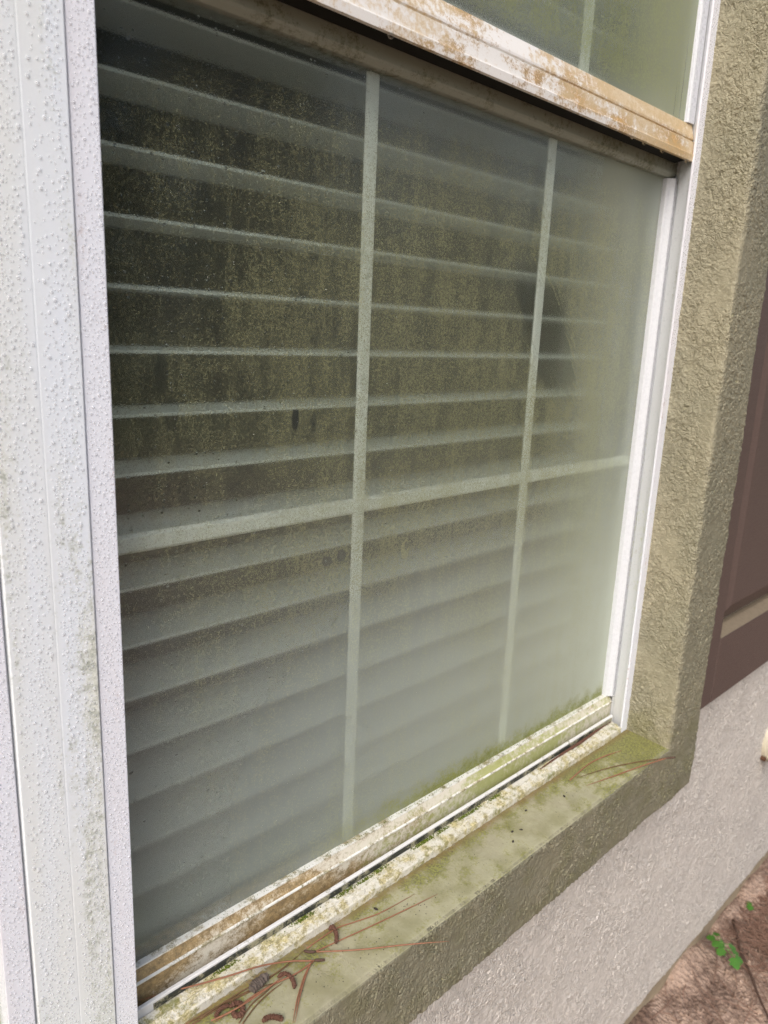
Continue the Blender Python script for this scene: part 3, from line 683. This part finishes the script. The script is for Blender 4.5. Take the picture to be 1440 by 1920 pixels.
needle([(0.3765, 0.4528, -0.5801), (0.3569, 0.4525, -0.5801), (0.3347, 0.4566, -0.5799), (0.3136, 0.4585, -0.5798), (0.2944, 0.4576, -0.5798), (0.2732, 0.4591, -0.5798)], N*1.25, 'needle', 'orange pine needle passing below the grey cone bud', 0.0012)
needle([(0.3738, 0.4529, -0.5801), (0.3612, 0.4447, -0.5806), (0.3441, 0.4313, -0.5813), (0.3262, 0.4147, -0.5822)], N*1.2, 'needle', 'right one of two parallel pine needles pointing down to the sill edge', 0.0010)
needle([(0.3732, 0.4533, -0.5801), (0.359, 0.4449, -0.5805), (0.3413, 0.4313, -0.5813), (0.3248, 0.4159, -0.5822)], N, 'needle', 'left one of two parallel pine needles pointing down to the sill edge', 0.0002)
needle([(0.2551, 0.4735, -0.5789), (0.2886, 0.4699, -0.5791), (0.3245, 0.465, -0.5794), (0.3481, 0.4657, -0.5794), (0.3782, 0.4686, -0.5792)], N, 'needle_old', 'dull brown pine needle hugging the base of the window frame', 0.0002)
needle([(0.2664, 0.4699, -0.5791), (0.3079, 0.469, -0.5792), (0.3392, 0.4649, -0.5794), (0.3625, 0.4643, -0.5795)], N, 'needle_old', 'brown pine needle beside the frame, passing behind the cone bud', 0.0012)
needle([(0.2587, 0.4699, -0.5791), (0.2943, 0.4677, -0.5793), (0.3195, 0.4634, -0.5795), (0.3434, 0.4556, -0.5799)], N, 'needle_old', 'brown pine needle tucked under the grey cone bud', 0.0001)
needle([(0.2896, 0.4454, -0.5805), (0.3067, 0.4529, -0.5801), (0.3205, 0.4548, -0.58), (0.3346, 0.4567, -0.5799)], N, 'needle_old', 'upper one of two short olive pine needles between the catkins', 0.0003)
needle([(0.2911, 0.4428, -0.5807), (0.3089, 0.4495, -0.5803), (0.3264, 0.4527, -0.5801), (0.3417, 0.4534, -0.5801)], N, 'needle_old', 'lower one of two short olive pine needles between the catkins', 0.0003)
needle([(0.2711, 0.4595, -0.5797), (0.292, 0.4557, -0.5799), (0.3191, 0.4546, -0.58), (0.3498, 0.4561, -0.5799)], N*1.2, 'needle', 'orange pine needle lying over the coiled catkin', 0.0040)
needle([(0.826, 0.4583, -0.5798), (0.8795, 0.4623, -0.5796), (0.918, 0.4582, -0.5798), (0.9516, 0.4502, -0.5803)], N*1.35, 'needle', 'curved pine needle lying on the moss near the right end of the sill', 0.0004)
needle([(0.9905, 0.3963, -0.5826), (0.9502, 0.4171, -0.5815), (0.8956, 0.4392, -0.5805), (0.8358, 0.4557, -0.5799)], N*1.2, 'needle_old', 'upper one of the paired needles joined at the right sill corner', 0.0004)
needle([(0.9865, 0.3985, -0.5826), (0.9395, 0.4115, -0.5820), (0.8881, 0.4237, -0.5815), (0.8337, 0.4371, -0.581)], N*1.35, 'needle', 'lower one of the paired needles joined at the right sill corner', 0.0006, True, [(0.9860, 0.3985, -0.5818), (0.992, 0.3950, -0.5818), (0.999, 0.3910, -0.5818)])

def catkin(pts, r, label, mat='catkin', lift=0.0018, name='pine_catkin', cat='catkin', rough=0.32, n=26):
    P = spline([(x, d, z + lift) for x, d, z in pts], n)
    rr = random.Random(len(label))
    rad = []
    for i in range(len(P)):
        e = min(1, 0.55 + 4*min(i, len(P)-1-i)/len(P)); rad.append(r*e*(1 + rough*(0.5 if i % 2 else -0.5)*rr.uniform(0.6, 1.3)))
    V, F = tube(P, rad, 8)
    V = [tuple(Vector(v) + Vector((rr.uniform(-1, 1), rr.uniform(-1, 1), rr.uniform(-1, 1)))*r*0.16) for v in V]
    o = fix_normals(mesh_obj(name, V, F, mat, base=P[0]))
    return tag(o, label, cat, 'pine catkins on the sill' if cat == 'catkin' else None)
catkin([(0.4112, 0.4707, -0.5791), (0.4158, 0.4714, -0.5780), (0.4149, 0.4661, -0.5780), (0.4113, 0.4594, -0.5797), (0.4062, 0.4545, -0.58)], 0.0019, 'hook-shaped rusty catkin farthest right on the sill')
catkin([(0.3408, 0.4595, -0.5797), (0.3469, 0.4596, -0.5797), (0.3501, 0.4549, -0.58), (0.3491, 0.4467, -0.5804), (0.3456, 0.4409, -0.5808)], 0.0019, 'arched rusty catkin just right of the grey cone bud')
catkin([(0.2913, 0.4622, -0.5796), (0.2972, 0.462, -0.5796), (0.3, 0.457, -0.5799), (0.2969, 0.451, -0.5802), (0.2916, 0.4509, -0.5802), (0.2897, 0.4563, -0.5790)], 0.0024, 'rusty catkin curled into a tight coil under a needle')
catkin([(0.3053, 0.4332, -0.5812), (0.3111, 0.4327, -0.5812), (0.3162, 0.4289, -0.5814), (0.3198, 0.4229, -0.5818)], 0.0022, 'rusty catkin cut by the bottom edge of the picture')
catkin([(0.2762, 0.4619, -0.5796), (0.2846, 0.4657, -0.5794), (0.2921, 0.4635, -0.5795)], 0.0018, 'dark catkin lying left behind the coiled one')
catkin([(0.3137, 0.4625, -0.5796), (0.3190, 0.4640, -0.5790), (0.3242, 0.4644, -0.5788), (0.3342, 0.4661, -0.5794)], 0.0042, 'small grey scaly cone bud lying among the needles', 'bark_grey', 0.0036, 'cone_bud', 'cone bud', 0.4, 18)
# flakes of bark and seed husks
rng = random.Random(5)
for (x, d), lb in zip(((0.4679, 0.463), (0.6904, 0.4407), (0.6655, 0.4343), (0.7252, 0.4586), (0.7906, 0.4442), (0.6790, 0.4455)), ('dark husk on the sill close under the frame, left of centre', 'curled dark husk in mid-sill, topmost of three', 'dark husk in mid-sill nearest the front edge', 'brown husk right under the frame at mid-sill', 'reddish husk near the right end of the sill', 'small purplish husk in mid-sill, middle of three')):
    V = []; sg = 7; a0 = rng.uniform(0, 3)
    for zz, k_ in ((0.0, 1.0), (0.0012, 0.8), (0.0016, 0.35)):
        for k in range(sg):
            a = 2*math.pi*k/sg; u, v = 0.0028*k_*math.cos(a)*rng.uniform(.8, 1.1), 0.0015*k_*math.sin(a)
            V.append((x + u*math.cos(a0) - v*math.sin(a0), d + u*math.sin(a0) + v*math.cos(a0), -0.5800 - (0.476-d)*0.056 + zz))
    F = [(j*sg+k, j*sg+(k+1) % sg, (j+1)*sg+(k+1) % sg, (j+1)*sg+k) for j in range(2) for k in range(sg)] + [tuple(range(2*sg, 3*sg))]
    o = fix_normals(mesh_obj('seed_husk', V, F, 'debris', base=(x, d, -0.5815))); tag(o, lb, 'husk', 'husks on the sill')
# reddish bark strip lodged in the track near the right corner
P = spline([(0.800, 0.4895, -0.5670), (0.850, 0.4905, -0.5660), (0.905, 0.4900, -0.5655), (0.950, 0.4915, -0.5650), (0.990, 0.4915, -0.5655)], 26)
rr = random.Random(3); V, F = tube(P, [0.0006 + 0.0016*math.sin(math.pi*min(1, i/24))*rr.uniform(.6, 1.2) for i in range(27)], 6)
o = fix_normals(mesh_obj('bark_strip', V, F, 'catkin', base=P[0])); tag(o, 'thin reddish strip of bark lodged in the window track', 'bark')
# crust and moss crumbs along the frame foot, and grit on the sill
def crumbs(name, n, fn, r0, r1, mat, label, seed):
    rr = random.Random(seed); V, F = [], []
    for _ in range(n):
        c = Vector(fn(rr)); r = rr.uniform(r0, r1); n0 = len(V)
        for dx, dy, dz in ((1, 0, 0), (0, 1, 0), (-1, 0, 0), (0, -1, 0), (0, 0, 1), (0, 0, -1)):
            V.append(tuple(c + Vector((dx, dy, dz*0.8))*r*rr.uniform(0.6, 1.2)))
        F += [(n0+a, n0+b, n0+4) for a, b in ((0, 1), (1, 2), (2, 3), (3, 0))] + [(n0+b, n0+a, n0+5) for a, b in ((0, 1), (1, 2), (2, 3), (3, 0))]
    o = mesh_obj(name, V, F, mat, smooth=True, base=fn(random.Random(0))); return tag(o, label, kind='stuff')
def clump(rr, xs_, w): return rr.choice(xs_) + rr.gauss(0, w)
mx = [0.305, 0.395, 0.45, 0.475, 0.50, 0.56, 0.575, 0.60, 0.64, 0.66, 0.70]
crumbs('moss', 1500, lambda r: (clump(r, mx, 0.007), r.uniform(0.4885, 0.4928), -0.5668 + r.uniform(-0.0005, 0.0008)), 0.0004, 0.0010, 'moss', 'green moss tufts growing in the window track', 1)
crumbs('lichen_crust', 2600, lambda r: (0.23 + 0.76*r.random(), r.choice((r.uniform(0.4772, 0.4838), r.uniform(0.4865, 0.4925))), -0.5690 + r.uniform(-0.0002, 0.0004)), 0.0003, 0.0008, 'vinyl_sill_crust', 'pale gritty crust along the window sill tray', 2)
crumbs('grit', 420, lambda r: (lambda d: (0.3 + 0.7*r.random(), d, -0.5800 - (0.476-d)*0.056))(0.474 - 0.055*r.random()**1.6), 0.0002, 0.0008, 'debris', 'dark specks of grit scattered over the sill', 3)
crumbs('edge_moss', 700, lambda r: (0.30 + 0.69*r.random()**0.8, 0.5128 + r.uniform(-0.0005, 0.003), -0.5335 + abs(r.gauss(0, 0.0006))), 0.0002, 0.0006, 'moss', 'thin line of moss where glass meets the bottom rail', 4)

# ------------------------------------------------------------------ ground cover
rr = random.Random(21); V, F = [], []
for i in range(5200):
    x, d = rr.uniform(1.0, 2.9), rr.uniform(-0.4, 0.455)
    if i < 1500: x, d = 1.75 + rr.gauss(0, .16), 0.34 + rr.gauss(0, .09)
    if d > 0.455: continue
    keepp = 0.20 + 0.8*max(0, min(1, (x - 1.45)/0.25)) + 0.25*mnoise.noise(Vector((x*7, d*7, 0)))
    if rr.random() > keepp: continue
    a = rr.uniform(0, math.pi); L = rr.uniform(0.04, 0.13); cz = -1.250 + rr.uniform(0, 0.012); cv = rr.uniform(-0.015, 0.015)
    P = [(x + math.cos(a)*t*L - math.sin(a)*cv*(1-4*t*t), d + math.sin(a)*t*L + math.cos(a)*cv*(1-4*t*t), cz + t*rr.uniform(-.012, .012)) for t in (-0.5, -0.17, 0.17, 0.5)]
    P = [(x_, min(d_, 0.460), z_) for x_, d_, z_ in P]
    v, f = tube(P, [0.0009, 0.0010, 0.0010, 0.0006], 3, False); n0 = len(V); V += v; F += [tuple(q+n0 for q in qq) for qq in f]
tag(mesh_obj('pine_litter', V, F, 'litter', smooth=True, base=(1.8, 0.3, -1.257)), 'reddish-brown fallen pine needles covering the soil', kind='stuff')
crumbs('soil_crumbs', 2600, lambda r: (r.uniform(1.0, 1.9), r.uniform(0.0, 0.45), -1.256 + r.uniform(0, 0.008)), 0.0012, 0.0042, 'soil', 'crumbs of sandy soil at the foot of the wall', 8)
P = spline([(1.580, 0.440, -1.243), (1.535, 0.412, -1.243), (1.500, 0.392, -1.242), (1.455, 0.355, -1.243), (1.412, 0.324, -1.242), (1.375, 0.292, -1.243), (1.33, 0.26, -1.245)], 26)
tag(fix_normals(mesh_obj('twig', *tube(P, [0.0035 - 0.00006*i for i in range(27)], 7), 'twig', smooth=True, base=P[0])), 'thin dark curved twig lying on the soil', 'twig')

# seedling with lobed leaves beside the foundation
sd = thing('seedling', (1.478, 0.425, -1.256), 'bright green seedling with lobed leaves growing against the wall foot', 'plant')
P = spline([(1.478, 0.425, -1.256), (1.470, 0.424, -1.225), (1.458, 0.420, -1.206), (1.440, 0.408, -1.200), (1.426, 0.390, -1.200)], 14)
fix_normals(mesh_obj('stem', *tube(P, [0.0016 - 0.00007*i for i in range(15)], 6), 'stem', sd, smooth=True))
def leaf(c, yaw, tilt, L, roll=0.0):
    out = []
    lob = [(0, 0.06), (0.10, 0.30), (0.22, 0.50), (0.30, 0.34), (0.44, 0.40), (0.56, 0.56), (0.64, 0.30), (0.78, 0.30), (0.88, 0.20), (1.0, 0.0)]
    V = []
    for u, wv in lob:
        V += [(u*L, wv*L, -0.06*L*wv*2 - 0.10*L*u*u), (u*L, 0, 0.0 - 0.10*L*u*u), (u*L, -wv*L, -0.06*L*wv*2 - 0.10*L*u*u)]
    n_ = len(V)
    top = V; bot = [(x, y, z - 0.0004) for x, y, z in V]
    F = []
    for i in range(len(lob)-1):
        for s_ in (0, 1):
            a, b = i*3+s_, i*3+s_+1; F.append((a, a+3, b+3, b)); F.append((n_+a, n_+b, n_+b+3, n_+a+3))
    rot = Matrix.Rotation(yaw, 3, 'Z') @ Matrix.Rotation(tilt, 3, 'Y') @ Matrix.Rotation(roll, 3, 'X')
    V = [tuple(rot @ Vector(v) + Vector(c)) for v in top + bot]
    o = mesh_obj('leaf', V, F, 'leaf', sd, smooth=True)
for a, b, yw, tl, L in (((1.458, 0.420, -1.206), (1.452, 0.432, -1.204), 2.2, 0.1, 0.018), ((1.462, 0.421, -1.210), (1.466, 0.430, -1.206), 1.2, 0.2, 0.015), ((1.455, 0.419, -1.204), (1.448, 0.419, -1.200), 3.6, 0.3, 0.018),
                        ((1.447, 0.413, -1.202), (1.440, 0.418, -1.198), 2.7, 0.1, 0.020), ((1.445, 0.412, -1.201), (1.450, 0.404, -1.200), 5.2, 0.3, 0.017), ((1.438, 0.406, -1.200), (1.428, 0.406, -1.197), 3.0, 0.2, 0.021),
                        ((1.434, 0.401, -1.200), (1.438, 0.393, -1.199), 5.4, 0.3, 0.016), ((1.426, 0.390, -1.200), (1.420, 0.384, -1.198), 4.0, 0.25, 0.024), ((1.427, 0.391, -1.200), (1.428, 0.382, -1.198), 4.9, 0.35, 0.018)):
    leaf(b, yw, tl, L)
    fix_normals(mesh_obj('leaf_stalk', *tube([a, b], 0.0007, 5), 'stem', sd))
sp2 = thing('seedling', (1.655, 0.432, -1.250), 'tiny pale green sprout among the needles by the wall', 'plant')
sd = sp2
fix_normals(mesh_obj('stem', *tube([(1.655, 0.432, -1.252), (1.653, 0.430, -1.238)], 0.0010, 6), 'stem', sp2))
leaf((1.653, 0.430, -1.238), 3.4, 0.1, 0.016); leaf((1.653, 0.430, -1.238), 0.8, 0.0, 0.014)

# ------------------------------------------------------------------ pines across the yard (unseen, added to give the glass something dark to mirror)
g = G('pine_foliage'); n1 = g.noise(g.pos(), 1.3, 3); MAT['pine_foliage'] = g.done(g.bsdf(g.mix(n1, (0.03, 0.05, 0.015), (0.075, 0.10, 0.03)), 0.7, None, 0.2))
g = G('pine_bark'); n1 = g.noise(g.scale(g.pos(), (6, 6, 1.5)), 3, 4); MAT['pine_bark'] = g.done(g.bsdf(g.mix(n1, (0.05, 0.035, 0.025), (0.15, 0.10, 0.075)), 0.9, None, 0.1))
def pine_meshes(seed, H):
    rr = random.Random(seed)
    tv, tf = tube([(0.15*math.sin(i), 0.1*math.cos(i*1.7), H*i/8) for i in range(9)], [0.26*(1-i/9.5) for i in range(9)], 9)
    V, F = [], []
    limbs = []
    for b in range(34):
        z0 = H*(0.16 + 0.8*(b/34)); L = (0.42 - 0.30*(b/34))*H*0.55*rr.uniform(0.7, 1.15); a = b*2.4 + rr.uniform(-.4, .4)
        e = (math.cos(a)*L, math.sin(a)*L, z0 + L*rr.uniform(0.0, 0.35))
        limbs.append(tube([(0, 0, z0), (e[0]*.5, e[1]*.5, (z0+e[2])/2 - .05), e], [0.06, 0.04, 0.015], 5))
        for _ in range(120):
            t = rr.uniform(0.25, 1.08); sp = 0.16 + 0.22*L*0.35
            c = Vector((e[0]*t + rr.gauss(0, sp), e[1]*t + rr.gauss(0, sp), z0 + (e[2]-z0)*t + rr.gauss(0, sp*0.7)))
            u = Vector((rr.gauss(0, 1), rr.gauss(0, 1), rr.gauss(0, .6))).normalized(); v = u.cross(Vector((rr.gauss(0, 1), rr.gauss(0, 1), rr.gauss(0, 1)))).normalized()
            s1, s2 = rr.uniform(.10, .22), rr.uniform(.05, .11); n0 = len(V)
            V += [tuple(c - u*s1), tuple(c + v*s2), tuple(c + u*s1), tuple(c - v*s2)]; F.append((n0, n0+1, n0+2, n0+3))
    for k, (lv, lf) in enumerate(limbs): tv, tf = join((tv, tf), (lv, lf))
    out = []
    for nm, v, f, mt in (('trunk', tv, tf, 'pine_bark'), ('crown', V, F, 'pine_foliage')):
        me = bpy.data.meshes.new(nm); me.from_pydata([tuple(x) for x in v], [], f); me.materials.append(MAT[mt]); out.append((nm, me))
    return out
kinds = [pine_meshes(1, 11.5), pine_meshes(2, 13.5)]
spots = [(5.6, -12.8), (7.6, -10.6), (10.4, -12.2), (13.2, -10.8), (16.5, -12.5), (19.5, -10.5), (23.5, -11.5), (28, -12), (33, -10.5), (15, -7.2), (25, -8), (4.8, -15.5), (7.4, -16), (9.6, -15), (12.4, -16.2)]
for i, (x, d) in enumerate(spots):
    t = thing('pine_tree', (x, d, -1.30), 'dark pine tree across the yard outside the picture', 'tree', 'pine trees across the yard')
    t.rotation_euler.z = i*1.9; s_ = 0.68 + 0.14*((i*7) % 5)/4; s_ *= 1.35 if d < -14 else 1; t.scale = (s_, s_, s_)
    for nm, me in kinds[i % 2]:
        o = bpy.data.objects.new(nm, me); C.objects.link(o); o.parent = t
